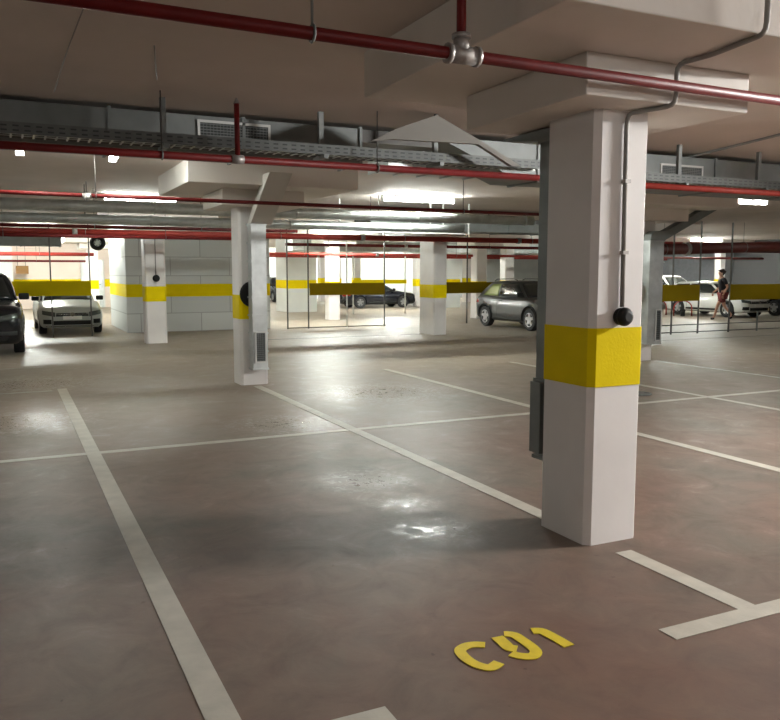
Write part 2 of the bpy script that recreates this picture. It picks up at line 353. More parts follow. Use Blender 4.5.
# ---------------------------------------------------------------- ducts
def duct_box(x0, y0, z0, x1, y1, z1, parent, m, seams=.0, name='duct_body', axis='x'):
    mb = MB(); mb.box(x0, y0, z0, x1, y1, z1); o = mb.build(name, m, parent)
    if seams:
        n = max(1, int(round(((x1-x0) if axis == 'x' else (z1-z0)) / seams)))
        for i in range(n+1):
            mb = MB()
            if axis == 'x':
                x = x0 + (x1-x0)*i/n; mb.box(x-.014, y0-.016, z0-.016, x+.014, y1+.016, z1+.016)
            else:
                z = z0 + (z1-z0)*i/n; mb.box(x0-.012, y0-.012, z-.012, x1+.012, y1+.012, z+.012)
            mb.build('flange', m, parent)
    return o
d = empty('ventilation_duct', (-2, 7.2, 2.64), label='long rectangular galvanised duct under the ceiling at the upper left', cat='duct')
duct_box(-4, 0, 0, 5.13, .55, .32, d, M['galvdark'], 1.13)
MB().box(5.15, .02, .20, 5.95, .5, .32).build('reducer', M['post'], d)
for k in range(7):
    MB().tube([(-3.5 + k*1.35, .2, .32), (-3.5 + k*1.35, .2, .359)], .006, 6).build('hanger_rod', M['post'], d)
def vent(x0, x1, z0, z1, yf, parent, ox=0, oy=0, oz=0, nb=9):
    g = MB(); t = .022
    for a in ((x0, z0, x1, z0+t), (x0, z1-t, x1, z1), (x0, z0+t, x0+t, z1-t), (x1-t, z0+t, x1, z1-t)): g.box(a[0], yf-.016, a[1], a[2], yf, a[3])
    f = g.build('vent_grille', M['frame'], parent)
    b = MB().box(x0+t, yf-.006, z0+t, x1-t, yf-.001, z1-t).build('vent_back', M['grille'], f)
    l = MB()
    for k in range(nb):
        z = z0 + t + (z1-z0-2*t)*(k+.5)/nb; l.box(x0+t, yf-.014, z-.003, x1-t, yf-.007, z+.003)
    for k in range(int((x1-x0)/.03)):
        x = x0 + t + k*.03; l.box(x-.0015, yf-.012, z0+t, x+.0015, yf-.007, z1-t)
    l.build('louvre', M['galvdark'], f)
    return f
vent(3.576, 4.235, .025, .285, 0, d)
d2 = empty('ventilation_duct', (5.9, 7.2, 2.57), label='galvanised duct continuing right of the nearest column with a framed grille', cat='duct')
mb = MB(); mb.prism([(-1.95, 0, .38), (-.95, 0, 0), (9, 0, 0), (9, 0, .38)], (0, .55, 0)); mb.build('duct_body', M['galvdark'], d2)
for k in range(8):
    x = -.7 + 1.3*k; MB().box(x-.014, -.016, -.016, x+.014, .566, .396).build('flange', M['galvdark'], d2)
vent(1.02, 1.69, .075, .285, 0, d2)
d3 = empty('ventilation_duct', (4.4, 7.85, 2.70), label='bright set-back duct section glimpsed behind the cable tray at the centre', cat='duct')
duct_box(-.66, 0, 0, 2.4, .5, .27, d3, M['galv'], .3)  # brighter steel stands in for lamp light on this section
hood = empty('duct_hood', (3.9, 6.40, 2.6), label='pale triangular hood with its apex at the ceiling, above the cable tray at the centre', cat='hood')
MB().prism([(-0.376, 0.0, 0.385), (0.052, 0.0, 0.207), (0.528, 0.0, -0.008), (0.427, 0.0, -0.014), (0.053, 0.0, 0.162), (-0.819, 0.0, 0.146), (-1.009, 0.0, 0.116), (-0.761, 0.0, 0.243)], (0, .05, 0)).build('hood_panel', M['hood'], hood)
MB().tube([(-.37, .03, .37), (-.37, .03, .396)], .02, 8).build('fixing', M['post'], hood)
# duct on the second column with a sloping feed
d4 = empty('column_duct', (3.165, 10.90, .25), label='narrow silver duct running down the second column to a white framed grille', cat='duct')
duct_box(-.105, -.1, 0, .105, .09, 2.0, d4, M['galv'], .26, axis='z')
MB().prism([(-.11, -.1, 2.0), (-.11, .09, 2.0), (-.11, -.72, 2.60), (-.11, -1.02, 2.60)], (.30, 0, 0)).build('sloping_feed', M['feed'], d4)
vent(-.085, .085, .09, .53, -.113, d4, nb=14)
# duct on the back of the nearest column
d5 = empty('column_duct', (3.225, 4.17, .40), label='grey duct hidden behind the nearest column, its edge showing on the left', cat='duct')
duct_box(-.14, -.07, 0, .14, .08, 2.02, d5, M['galvdark'], .5, axis='z')
MB().box(-.195, -.045, .04, -.142, .065, .50, .004).build('side_box', M['galvdark'], d5)
MB().prism([(-.14, -.07, 2.02), (-.14, .08, 2.02), (-.14, .5, 2.075), (-.14, .5, 2.09), (-.14, -.07, 2.09)], (.28, 0, 0)).build('top_elbow', M['galvdark'], d5)
# duct on the right column with an elbow and long sloping feed
d6 = empty('column_duct', (10.44, 10.95, .32), label='silver duct on the right column that bends and slopes up to the right', cat='duct')
duct_box(-.17, -.1, 0, .15, .09, 1.82, d6, M['galv'], .37, axis='z')
mb = MB(); mb.prism([(-.17, -.1, 1.82), (.15, -.1, 1.82), (.19, -.1, 1.85), (1.41, -.1, 2.415), (1.8, -.1, 2.54), (1.8, -.1, 2.67), (1.5, -.1, 2.60), (.21, -.1, 2.01), (-.05, -.1, 2.0), (-.15, -.1, 1.94)], (0, .19, 0)); mb.build('sloping_feed', M['galvdark'], d6)
vent(-.01, .135, .05, .62, -.113, d6, nb=14)

# round ducts beyond the second column
def round_duct(name, x0, x1, y, z, r, label, m='galv', group=None, seam=1.0):
    o = empty(name, (x0, y, z), label=label, cat='duct', group=group)
    MB().tube([(0,0,0), (x1-x0,0,0)], r, 20).build('tube', M[m], o)
    n = int((x1-x0)/seam)
    for k in range(n+1): MB().tube([(k*seam-.02+.02, 0, 0), (k*seam+.03, 0, 0)], r+.012, 20).build('collar', M[m], o)
    for k in range(int((x1-x0)/2.5)):
        MB().tube([(1.2+k*2.5, 0, r), (1.2+k*2.5, 0, CEIL-z-.002)], .007, 6).build('hanger_rod', M['post'], o)
    return o
round_duct('round_duct', -5, 9.6, 13.45, 2.62, .09, 'upper bright round duct crossing the middle of the garage', seam=2.4)
round_duct('round_duct', -5, 8.2, 13.8, 2.44, .08, 'lower bright round duct just below its twin', seam=2.4)
d7 = empty('ventilation_duct', (-1.5, 23.6, 2.3), label='grey rectangular duct above the white hatchback', cat='duct'); duct_box(-3, 0, 0, 2.9, .7, .36, d7, M['galvdark'], 1.0)
for k in (-2, 0, 2): MB().tube([(k, .35, .36), (k, .35, .698)], .01, 6).build('hanger_rod', M['post'], d7)
d8 = empty('ventilation_duct', (9, 15.6, 2.5), label='grey rectangular duct above the fence in the middle', cat='duct'); duct_box(-2.0, 0, 0, 5, .8, .3, d8, M['galvdark'], 1.2)
for k in (-1, 1.2, 3.5): MB().tube([(k, .4, .3), (k, .4, .498)], .01, 6).build('hanger_rod', M['post'], d8)
d9 = empty('ventilation_duct', (12, 26.6, 2.35), label='pale duct under the far ceiling above the dark sedan', cat='duct'); duct_box(-3, 0, 0, 8, .8, .35, d9, M['galv'], 1.2)
for k in (-2, 2, 6): MB().tube([(k, .4, .35), (k, .4, .648)], .01, 6).build('hanger_rod', M['post'], d9)

# jet fan
jf = empty('jet_fan', (2.28, 23.0, 2.38), label='round jet fan with black rim hanging above the white hatchback', cat='fan')
MB().tube([(0,.0,0), (0,.5,0)], .15, 20).build('casing', M['galv'], jf)
MB().torus((0,-.02,0), (0,1,0), .15, .055).build('rim', M['black'], jf)
h = MB().tube([(0,-.05,0), (0,-.01,0)], .06, 14).build('hub', M['galv'], jf)
for k in range(6):
    a = k*math.pi/3; MB().prism([(.05*math.cos(a), -.03, .05*math.sin(a)), (.05*math.cos(a+.5), -.02, .05*math.sin(a+.5)), (.15*math.cos(a+.35), -.02, .15*math.sin(a+.35)), (.15*math.cos(a), -.03, .15*math.sin(a))], (0, .008, 0)).build('blade', M['galvdark'], jf)
MB().tube([(0, .25, .15), (0, .25, .62)], .015, 8).build('hanger_rod', M['post'], jf)

# ---------------------------------------------------------------- cable tray
def tray(x0, x1, y0, z, label, wd=.22, posts=()):
    r = empty('cable_tray', (x0, y0, z), label=label, cat='cable tray')
    L = x1-x0
    for yy in (0, wd): MB().box(0, yy-.004, 0, L, yy+.004, .085).build('side_rail', M['traysteel'], r)
    mb = MB(); n = int(L/.08)
    for k in range(n): mb.box(k*.08, .004, .0, k*.08+.014, wd-.004, .006)
    for yy in (wd*.33, wd*.66): mb.box(0, yy-.006, .006, L, yy+.006, .010)
    tag(mb.build('rungs', M['galv'], r), kind='stuff')
    mb = MB()
    for k in range(n): mb.box(k*.08+.02, -.0065, .018, k*.08+.062, -.0045, .030); mb.box(k*.08+.02, -.0065, .052, k*.08+.062, -.0045, .064)
    tag(mb.build('slots', M['grille'], r), kind='stuff')
    for px in posts:
        p = MB().box(px-x0-.022, wd/2-.02, -.03, px-x0+.022, wd/2+.02, CEIL-z-.001).build('support_channel', M['galvdark'], r)
        MB().box(px-x0-.02, -.03, -.035, px-x0+.02, wd+.03, -.001).build('support_arm', M['galvdark'], r)
    for k, yy in enumerate((.06, .1, .15, .2)):
        MB().tube([(0, yy, .018+.006*(k%2)), (L*.5, yy+.02, .02), (L, yy-.01, .018)], .009, 6).build('cable', M['conduit'] if k % 2 else M['black'], r)
    return r
tray(-4, 4.9, 6.68, 2.62, 'perforated metal cable tray running in front of the big duct', posts=(-1.6, 1.21, 2.57, 3.72))
tray(5.6, 13.0, 6.68, 2.575, 'cable tray right of the nearest column, in front of the framed grille', posts=(6.80, 8.05, 10.5))

# ---------------------------------------------------------------- pipes
def pipe(x0, x1, y, z, r, label, m='red', y1=None, z1=None, joints=(), group=None, hang=()):
    y1 = y if y1 is None else y1; z1 = z if z1 is None else z1
    o = empty('sprinkler_pipe', (x0, y, z), label=label, cat='pipe', group=group)
    d = Vector((x1-x0, y1-y, z1-z)); MB().tube([(0,0,0), d], r, 14).build('pipe_run', M[m], o)
    for j in joints:
        t = (j-x0)/(x1-x0); p = d*t; u = d.normalized()
        MB().tube([p-u*.05, p+u*.05], r*1.25, 14).build('coupling', M['fitting'], o)
    for j in hang:
        t = (j-x0)/(x1-x0); p = d*t
        c = MB(); c.torus(p, d, r+.008, .006, 16, 6); c.build('pipe_clip', M['galvdark'], o)
        MB().tube([p+Vector((0,0,r)), p+Vector((0,0,CEIL-z-.002-p.z))], .005, 6).build('hanger_rod', M['post'], o)
    return o
p1 = pipe(-3, 7.5, 3.10, 2.57, .027, 'nearest red sprinkler pipe crossing the whole top of the picture', y1=3.36)
tx = 1.895 + 3; ty = .26*tx/10.5
MB().tube([(tx, ty, .0), (tx, ty, CEIL-2.57-.002)], .022, 12).build('riser', M['red'], p1)
t = MB(); t.tube([(tx-.06, ty, 0), (tx+.085, ty, 0)], .04, 14); t.tube([(tx, ty, 0), (tx, ty, .085)], .036, 14); t.tube([(tx, ty, .07), (tx, ty, .09)], .043, 14); t.tube([(tx+.07, ty, 0), (tx+.09, ty, 0)], .045, 14)
t.tube([(tx-.075, ty, 0), (tx-.055, ty, 0)], .045, 14); t.build('tee_fitting', M['fitting'], p1)
for j in (1.18,):
    MB().torus((j+3, .104, 0), (1,0,0), .034, .006, 16, 6).build('pipe_clip', M['galvdark'], p1); MB().tube([(j+3, .104, .03), (j+3, .104, .42)], .006, 6).build('hanger_rod', M['galvdark'], p1)
p2 = pipe(-4, 4.95, 6.53, 2.51, .03, 'red sprinkler pipe below the cable tray, ending at the nearest column', joints=(-2.1, 1.75), hang=(1.15, 3.0), y1=6.53)
MB().tube([(1.75+4, 0, 0), (1.75+4, 0, .44)], .022, 12).build('riser', M['red'], p2)
MB().tube([(1.75+4, 0, .44), (1.75+4, 0, .485)], .026, 12, rs=[.026, .006]).build('riser_cap', M['fitting'], p2)
pipe(5.1, 13, 6.5, 2.495, .032, 'bright red sprinkler pipe right of the nearest column under the cable tray', m='bright_red', hang=(8.2,))
p3 = pipe(-4, 9.0, 10.02, 2.50, .024, 'thin red pipe passing in front of the second column capital', hang=(-.9, 1.0, 6.0), joints=(.9,), y1=10.12, z1=2.46)
MB().tube([(4.9, .02, 0), (4.9, .02, .0-.06)], .02, 10, rs=[.02, .045]).build('sprinkler_head', M['fitting'], p3)
p4 = pipe(-5, 30, 17.4, 2.40, .065, 'thick red main pipe running across the depth behind the second column', m='bright_red', joints=(-1, 1.3, 7.6, 12), hang=(-2.4, 1.5, 5.6, 8.7, 12.4))
pipe(-5, 5.0, 16.9, 2.30, .035, 'thin dark red pipe under the thick red main at the left', hang=(0, 3))
pipe(-5, 5.0, 14.5, 2.36, .03, 'dark brown pipe above the thick red main at the left', m='red', hang=(-2.2, 1.4, 3.2))
for y, z, mm, lb in ((24.0, 2.16, 'bright_red', 'faded red pipe under the ceiling just beyond the fence'), (29.5, 2.2, 'bright_red', 'red pipe in the far bays beyond the fence'), (21.9, 2.38, 'red', 'red pipe above the yellow fence boards')):
    pipe(7.2, 29, y, z, .045, lb, m=mm, joints=(11, 18), hang=(8.5, 14, 20))
pipe(-8, 2.6, 27.5, 2.16, .06, 'faded red pipe above the cream far wall at the left', m='bright_red', hang=(-2, 1))
pipe(-8, 2.6, 30.5, 1.98, .04, 'thin brown pipe below the faded red one at the far left', m='red', hang=(-2, 1))
pipe(14.9, 29, 16.4, 2.17, .15, 'fat red pipe with painted shade above the white car on the right', m='brown', z1=2.6, hang=(16, 19, 22), joints=(16.8,))
# white pipe frame in the middle
wf = empty('pipe_bracket', (7.3, 14.5, 2.375), label='thin white hanging frame under the lamp glow at the centre', cat='bracket')
MB().box(-1.45, -.015, 0, 1.47, .015, .02).build('cross_bar', M['frame'], wf)
for x in (-1.45, .53, .83, 1.44): MB().box(x, -.012, .02, x+.025, .012, .622).build('hanging_rod', M['frame'], wf)

# conduits
def cable(name, pts, r, label, m='conduit', clips=0):
    o = empty(name, pts[0], label=label, cat='conduit'); q = [Vector(p) - Vector(pts[0]) for p in pts]
    s = []
    for i in range(len(q)):
        if 0 < i < len(q)-1:
            a = (q[i-1]-q[i]); b = (q[i+1]-q[i]); k = min(.05, a.length*.4, b.length*.4)
            A = q[i]+a.normalized()*k; B = q[i]+b.normalized()*k
            for t in (0, .33, .66, 1): s.append(A*(1-t)**2 + q[i]*2*t*(1-t) + B*t*t)
        else: s.append(q[i])
    MB().tube(s, r, 10).build('conduit_run', M[m], o)
    return o
cn = cable('wall_conduit', [(3.235, 2.722, 2.99), (3.235, 2.722, 2.70), (3.30, 3.10, 2.70), (3.28, 3.315, 2.70), (3.28, 3.315, 2.487), (3.20, 3.583, 2.485), (3.185, 3.583, 2.42), (3.195, 3.583, 1.40)], .013, 'grey cable conduit stepping down the ceiling onto the nearest column')
for z in (1.7, 2.1): MB().box(3.175-3.235, 3.565-2.722, z-2.99, 3.215-3.235, 3.598-2.722, z-2.97).build('clip', M['fitting'], cn)
def knob(name, loc, r, ln, label, axis=(0,-1,0)):
    o = empty(name, loc, label=label, cat='detector'); a = Vector(axis)
    MB().tube([a*.0, a*ln*.4], r*.92, 24).build('base', M['black'], o)
    MB().tube([a*ln*.4, a*ln*.6, a*ln*.85, a*ln], r, 24, rs=[r, r, r*.8, r*.45]).build('cap', M['black'], o)
    return o
knob('wall_detector', (3.19, 3.593, 1.345), .054, .075, 'round black detector above the yellow band on the nearest column')
knob('wall_detector', (3.04, 18.49, 1.46), .08, .08, 'small round black sounder on the column before the blockwork core')
knob('wall_detector', (3.13, 11.045, 1.29), .185, .03, 'large round black disc behind the duct on the second column')
knob('wall_detector', (10.195, 11.2, 1.27), .21, .07, 'large round black disc on the side of the right column', axis=(-1,0,0))
cable('wall_conduit', [(3.04, 18.485, 2.49), (3.04, 18.485, 1.54)], .012, 'thin conduit dropping to the small black sounder')
cable('ceiling_conduit', [(7.9, 8.7, 2.985), (7.55, 7.37, 2.985), (7.18, 5.87, 2.985), (6.9, 4.7, 2.985)], .014, 'thin dark conduit along the ceiling right of the nearest column')
cable('ceiling_conduit', [(.45, 4.3, 2.99), (.42, 5.6, 2.99), (.41, 6.9, 2.99)], .004, 'faint thin wire along the ceiling at the upper left')
cable('ceiling_conduit', [(.9, 5.26, 2.99), (1.06, 6.14, 2.99)], .005, 'short thin wire on the ceiling above the duct grille')

# ---------------------------------------------------------------- fences with yellow boards
def fence(x0, x1, y, boards, posts, label, rails, zb=(.943, 1.286), top=2.9, m='post', bm_='board'):
    r = empty('fence', (x0, y, 0), label=label, cat='fence')
    for a, b in boards: MB().box(a-x0, -.035, zb[0], b-x0, -.022, zb[1], .003).build('yellow_board', M[bm_], r)
    for p in posts: MB().box(p[0]-x0-.016, -.016, 0, p[0]-x0+.016, .016, p[1]).build('post', M[p[2] if len(p) > 2 else m], r)
    for z in rails: MB().box(0, -.012, z-.012, x1-x0, .012, z+.012).build('rail', M['post'], r)
    return r
fence(-1.0, 1.95, 21.3, ((-.6, 1.91),), ((1.0, 2.9), (1.9, 2.9)), 'fence with a long yellow board in front of the white hatchback', (), zb=(1.016, 1.38), bm_='litboard')
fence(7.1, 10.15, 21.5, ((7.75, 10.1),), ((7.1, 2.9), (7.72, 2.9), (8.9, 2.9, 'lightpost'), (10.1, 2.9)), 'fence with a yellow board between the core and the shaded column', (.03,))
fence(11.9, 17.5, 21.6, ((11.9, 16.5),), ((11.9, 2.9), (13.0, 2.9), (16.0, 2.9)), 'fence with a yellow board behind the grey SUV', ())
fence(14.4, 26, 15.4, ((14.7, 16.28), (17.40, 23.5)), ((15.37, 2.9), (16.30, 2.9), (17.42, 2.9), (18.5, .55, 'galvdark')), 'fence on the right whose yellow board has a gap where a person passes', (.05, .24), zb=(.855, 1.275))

fb = empty('fence', (12.0, 28, 0), label='distant bright yellow rail seen just above the middle fence board', cat='fence')
MB().box(-.2, -.03, 1.15, 2.1, -.02, 1.31).build('yellow_board', M['yellow'], fb)
for x in (-.15, 2.05): MB().box(x-.02, -.018, 0, x+.02, .018, 2.95).build('post', M['lightpost'], fb)
cb = empty('steel_cabinet', (12.35, 36, 0), label='tall black cabinet seen in the gap left of the white wall block', cat='cabinet')
MB().box(-.2, -.2, .1, .2, .2, 1.45, .01).build('cabinet_body', M['black'], cb)
MB().box(-.185, -.215, .12, -.01, -.201, 1.43).build('door', M['black'], cb); MB().box(.01, -.215, .12, .185, -.201, 1.43).build('door', M['black'], cb)
for x in (-.15, .15):
    for y in (-.15, .15): MB().tube([(x, y, 0), (x, y, .1)], .02, 8).build('foot', M['post'], cb)

# ---------------------------------------------------------------- cars
def lerp_prof(P, y):
    for (a, b), (c, d_) in zip(P, P[1:]):
        if a <= y <= c:
            t = (y-a)/(c-a) if c > a else 0; t = t*t*(3-2*t)*.5 + t*.5; return b + (d_-b)*t
    return P[-1][1] if y > P[-1][0] else P[0][1]
def patch(bvh, quad, dirn, m, name, parent, off=.006, nu=8, nv=4, th=.006):
    """a thin panel laid on the body: quad = 4 corner points (3-D, start of the rays), projected along dirn"""
    d = Vector(dirn).normalized(); q = [Vector(p) for p in quad]; mb = MB(); G = []
    for i in range(nu+1):
        row = []
        for j in range(nv+1):
            u, v = i/nu, j/nv
            p = (q[0]*(1-u) + q[1]*u)*(1-v) + (q[3]*(1-u) + q[2]*u)*v
            hit = bvh.ray_cast(p, d)
            row.append(hit[0] if hit[0] else None)
        G.append(row)
    V = {}
    for i in range(nu+1):
        for j in range(nv+1):
            if G[i][j] is not None: V[i, j] = (mb.bm.verts.new(G[i][j] - d*off), mb.bm.verts.new(G[i][j] + d*th))
    fs = set()
    for i in range(nu):
        for j in range(nv):
            k = [(i,j),(i+1,j),(i+1,j+1),(i,j+1)]
            if all(x in V for x in k): fs.add((i, j)); f = mb.bm.faces.new([V[x][0] for x in k]); f.smooth = True
    for (i, j) in fs:
        for (a, b, ni, nj) in (((i,j),(i+1,j),i,j-1), ((i+1,j),(i+1,j+1),i+1,j), ((i+1,j+1),(i,j+1),i,j+1), ((i,j+1),(i,j),i-1,j)):
            if (ni, nj) not in fs: mb.bm.faces.new((V[a][0], V[b][0], V[b][1], V[a][1]))
    if not fs: mb.bm.free(); return None
    return mb.build(name, m, parent)
def wheel(x, y, r, wd, parent, side):
    mb = MB(); s = side
    prof = [(0, r*.60), (0, r*.93), (.02, r), (wd-.02, r), (wd, r*.93), (wd, r*.3)]
    rings = []; n = 28
    for dx, rr in prof: rings.append([mb.bm.verts.new((x - s*dx, y + rr*math.cos(k*2*math.pi/n), r + rr*math.sin(k*2*math.pi/n))) for k in range(n)])
    for a, b in zip(rings, rings[1:]):
        for k in range(n): mb.bm.faces.new((a[k], a[(k+1)%n], b[(k+1)%n], b[k]))
    mb.bm.faces.new(rings[-1])
    w_ = mb.build('wheel', M['rubber'], parent)
    mb = MB(); mb.torus((x - s*.015, y, r), (1,0,0), r*.62, r*.05, 28, 6)
    mb.tube([(x - s*.03, y, r), (x - s*.0, y, r)], r*.17, 14)
    for k in range(5):
        a = k*2*math.pi/5 + .3; c, sn = math.cos(a), math.sin(a); q = .055
        mb.prism([(x - s*.006, y + c*r*.1 - sn*q*1.1, r + sn*r*.1 + c*q*1.1), (x - s*.006, y + c*r*.1 + sn*q*1.1, r + sn*r*.1 - c*q*1.1), (x - s*.006, y + c*r*.62 + sn*q*.7, r + sn*r*.62 - c*q*.7), (x - s*.006, y + c*r*.62 - sn*q*.7, r + sn*r*.62 + c*q*.7)], (-s*.025, 0, 0))
    mb.build('rim', M['alloy'], w_)
    MB().tube([(x - s*.06, y, r), (x - s*.05, y, r)], r*.6, 24).build('brake_disc', M['grille'], w_)
    return w_
def car(name, label, cat, loc, rz, S, paint, S2=.88):
    L, W, H = S['L'], S['W'], S['H']; hl, hw = L/2, W/2; wr = S.get('wr', .33); fy, ry = S['fy'], S['ry']; clad = S.get('clad', False)
    root = empty(name, loc, rz, label=label, cat=cat); root.scale = (S2, S2, S2)
    ground = S.get('clear', .19); top = S['top']
    # ---- lower body, lofted nose to tail
    ys = [-hl, -hl+.03, -hl+.10, -hl+.22] + [(-hl+.22) + (L-.44)*k/18 for k in range(1, 18)] + [hl-.22, hl-.1, hl-.03, hl]
    def plan(y):
        e = min(y+hl, hl-y); f = 1 - .30*math.exp(-e/.13) if y < 0 else 1 - .20*math.exp(-e/.12); return hw*f
    bm = bmesh.new(); rings = []
    for y in ys:
        w_ = plan(y); zt = lerp_prof(top, y); zb = ground + (.10*math.exp(-(y+hl)/.12)) + (.14*math.exp(-(hl-y)/.12))
        e = min(y+hl, hl-y)
        if e < .12: zt -= (.12-e)*.5
        half = [(0, zb), (w_*.86, zb), (w_*.96, zb+.07), (w_*.99, zb + (zt-zb)*.35), (w_, zb + (zt-zb)*.62), (w_*.975, zt-.13), (w_*.93, zt-.035), (w_*.80, zt+.003), (w_*.45, zt+.03), (0, zt+.038)]
        ring = [bm.verts.new((x, y, z)) for x, z in half] + [bm.verts.new((-x, y, z)) for x, z in half[-2:0:-1]]
        rings.append(ring)
    n = len(rings[0])
    for a, b in zip(rings, rings[1:]):
        for k in range(n): f = bm.faces.new((a[k], a[(k+1)%n], b[(k+1)%n], b[k])); f.smooth = True
    bm.faces.new(rings[0][::-1]); bm.faces.new(rings[-1]); bmesh.ops.recalc_face_normals(bm, faces=bm.faces)
    me = bpy.data.meshes.new('body'); bm.to_mesh(me); me.materials.append(paint)
    body = bpy.data.objects.new('body', me); col.objects.link(body)
    bvh = BVHTree.FromBMesh(bm); bm.free()
    # wheel arches cut out of the body
    cut = MB()
    for yy in (fy, ry):
        for s in (-1, 1): cut.tube([(s*(hw-.30), yy, wr+.01), (s*(hw+.1), yy, wr+.01)], wr+.055, 28)
    co = cut.build('arch_cutter', M['rubber'])
    md = body.modifiers.new('b', 'BOOLEAN'); md.object = co; md.operation = 'DIFFERENCE'; md.solver = 'EXACT'
    dg = bpy.context.evaluated_depsgraph_get(); me2 = bpy.data.meshes.new_from_object(body.evaluated_get(dg)); body.modifiers.clear()
    if len(me2.polygons) > 100: body.data = me2
    bpy.data.objects.remove(co, do_unlink=True); body.parent = root
    # ---- arch trims
    for yy in (fy, ry):
        for s in (-1, 1):
            pts = []
            for k in range(15):
                a = math.pi*(-.03 + 1.06*k/14); y2 = yy + (wr+.07)*math.cos(a); z2 = wr+.01 + (wr+.07)*math.sin(a)
                h = bvh.ray_cast(Vector((s*3, y2, z2)), Vector((-s, 0, 0)))[0]
                if h: pts.append((h.x - s*.004, y2, z2))
            if len(pts) > 3: MB().tube(pts, .028 if clad else .014, 8).build('wheel_arch', M['black'] if clad else paint, root)
            wheel(s*(hw-.015), yy, wr, .21, root, s)
    for s in (-1, 1):
        patch(bvh, [(s*3, fy+wr+.12, .20), (s*3, ry-wr-.12, .20), (s*3, ry-wr-.12, .36), (s*3, fy+wr+.12, .36)], (-s,0,0), M['black'], 'side_sill', root, nu=10, nv=2) if True else None
    # ---- greenhouse
    a, b, c, d_ = S['gh']; zb0 = lerp_prof(top, a)+.0; zb1 = lerp_prof(top, d_); wb, wt = hw*.90, hw*.70
    zt = H
    bm = bmesh.new()
    secs = [(a, zb0-.02, wb*.93), (b, zt-.035, wt), ((b+c)/2, zt, wt*1.03), (c, zt-.05, wt*.98), (d_, zb1-.02, wb*.93)]
    zB = lambda y: lerp_prof(top, y) - .03
    # side grid: bottom points along the belt, top points along the roof
    bot = [(a, wb*.93), (a + (b-a)*.75, wb), ((a+d_)/2, wb*1.01), (c + (d_-c)*.3, wb), (d_, wb*.93)]
    tops = [(b, zt-.04, wt*.95), (b + .12, zt-.02, wt), ((b+c)/2, zt, wt*1.02), (c-.12, zt-.03, wt), (c, zt-.055, wt*.95)]
    cols_ = []
    for (yb, xb), (yt, zt_, xt) in zip(bot, tops):
        colv = []
        for s in (1, -1):
            colv.append(bm.verts.new((s*xb, yb, zB(yb)))); colv.append(bm.verts.new((s*(xb*.45+xt*.55+.015), yb*.45+yt*.55, zB(yb)*.45+zt_*.55)))
            colv.append(bm.verts.new((s*xt, yt, zt_-.035))); colv.append(bm.verts.new((s*xt*.86, yt, zt_))); 
        colv.append(bm.verts.new((0, yt, zt_+.02)))
        colv.append(bm.verts.new((0, yb-.0, zB(yb))))
        colv.append(bm.verts.new((0, (yb*.45+yt*.55), (zB(yb)*.45+zt_*.55))))
        cols_.append(colv)
    for p, q in zip(cols_, cols_[1:]):
        for i0, i1 in ((0,1),(1,2),(2,3)):
            f = bm.faces.new((p[i0], q[i0], q[i1], p[i1])); f.smooth = True
            f = bm.faces.new((p[i0+4], p[i1+4], q[i1+4], q[i0+4])); f.smooth = True
        f = bm.faces.new((p[3], q[3], q[8], p[8])); f.smooth = True; f = bm.faces.new((p[7], p[8], q[8], q[7])); f.smooth = True
        bm.faces.new((p[0], p[9], q[9], q[0])); bm.faces.new((p[4], q[4], q[9], p[9]))
    for p in (cols_[0], cols_[-1]):
        for f in ((p[0],p[1],p[10],p[9]), (p[1],p[2],p[3],p[8],p[10]), (p[4],p[5],p[10],p[9]), (p[5],p[6],p[7],p[8],p[10])):
            bm.faces.new(f)
    bmesh.ops.recalc_face_normals(bm, faces=bm.faces)
    bmesh.ops.triangulate(bm, faces=[f for f in bm.faces if len(f.verts) > 4])
    me = bpy.data.meshes.new('cabin'); bm.to_mesh(me); me.materials.append(paint); cab = bpy.data.objects.new('cabin', me); col.objects.link(cab); cab.parent = root
    gb = BVHTree.FromBMesh(bm); bm.free()
    zbelt = zB((a+d_)/2) + .055; ztop = zt - .10
    def yat(z, lo, hi):  # y on the sloping pillar
        t = (z - zB(lo))/(zt - .04 - zB(lo)); return lo + (hi-lo)*t
    m1 = (b+c)/2 + .08
    for s in (-1, 1):
        fr = [(s*3, yat(zbelt, a, b)+.10, zbelt), (s*3, m1-.05, zbelt), (s*3, m1-.05, ztop), (s*3, yat(ztop, a, b)+.07, ztop)]
        rb = S.get('rear_in', .18)
        rr = [(s*3, m1+.03, zbelt), (s*3, yat(zbelt, d_, c)-rb-.05, zbelt), (s*3, yat(ztop, d_, c)-rb, ztop-.02), (s*3, m1+.03, ztop)]
        patch(gb, fr, (-s,0,0), M['glass'], 'front_window', root, nu=6, nv=4, off=.008)
        patch(gb, rr, (-s,0,0), M[S.get('rglass', 'glass')], 'rear_side_window', root, nu=6, nv=4, off=.008)
        # door mirror
        my = yat(zbelt, a, b)+.12
        mm = MB(); mm.box(s*(hw*.9+.01) if s > 0 else s*(hw*.9+.22), my-.06, zbelt-.0, s*(hw*.9+.22) if s > 0 else s*(hw*.9+.01), my+.05, zbelt+.14, .03); mi = mm.build('door_mirror', M['black'] if S.get('mirror_black', True) else paint, root)
        dh = patch(bvh, [(s*3, m1-.28, zbelt-.17), (s*3, m1-.10, zbelt-.17), (s*3, m1-.10, zbelt-.14), (s*3, m1-.28, zbelt-.14)], (-s,0,0), paint if clad else M['chrome'], 'door_handle', root, off=.02, nu=3, nv=1)
        patch(bvh, [(s*3, m1-.012, .38), (s*3, m1, .38), (s*3, m1, zbelt-.10), (s*3, m1-.012, zbelt-.10)], (-s,0,0), M['rubber'], 'door_gap', root, off=.002, nu=1, nv=6)
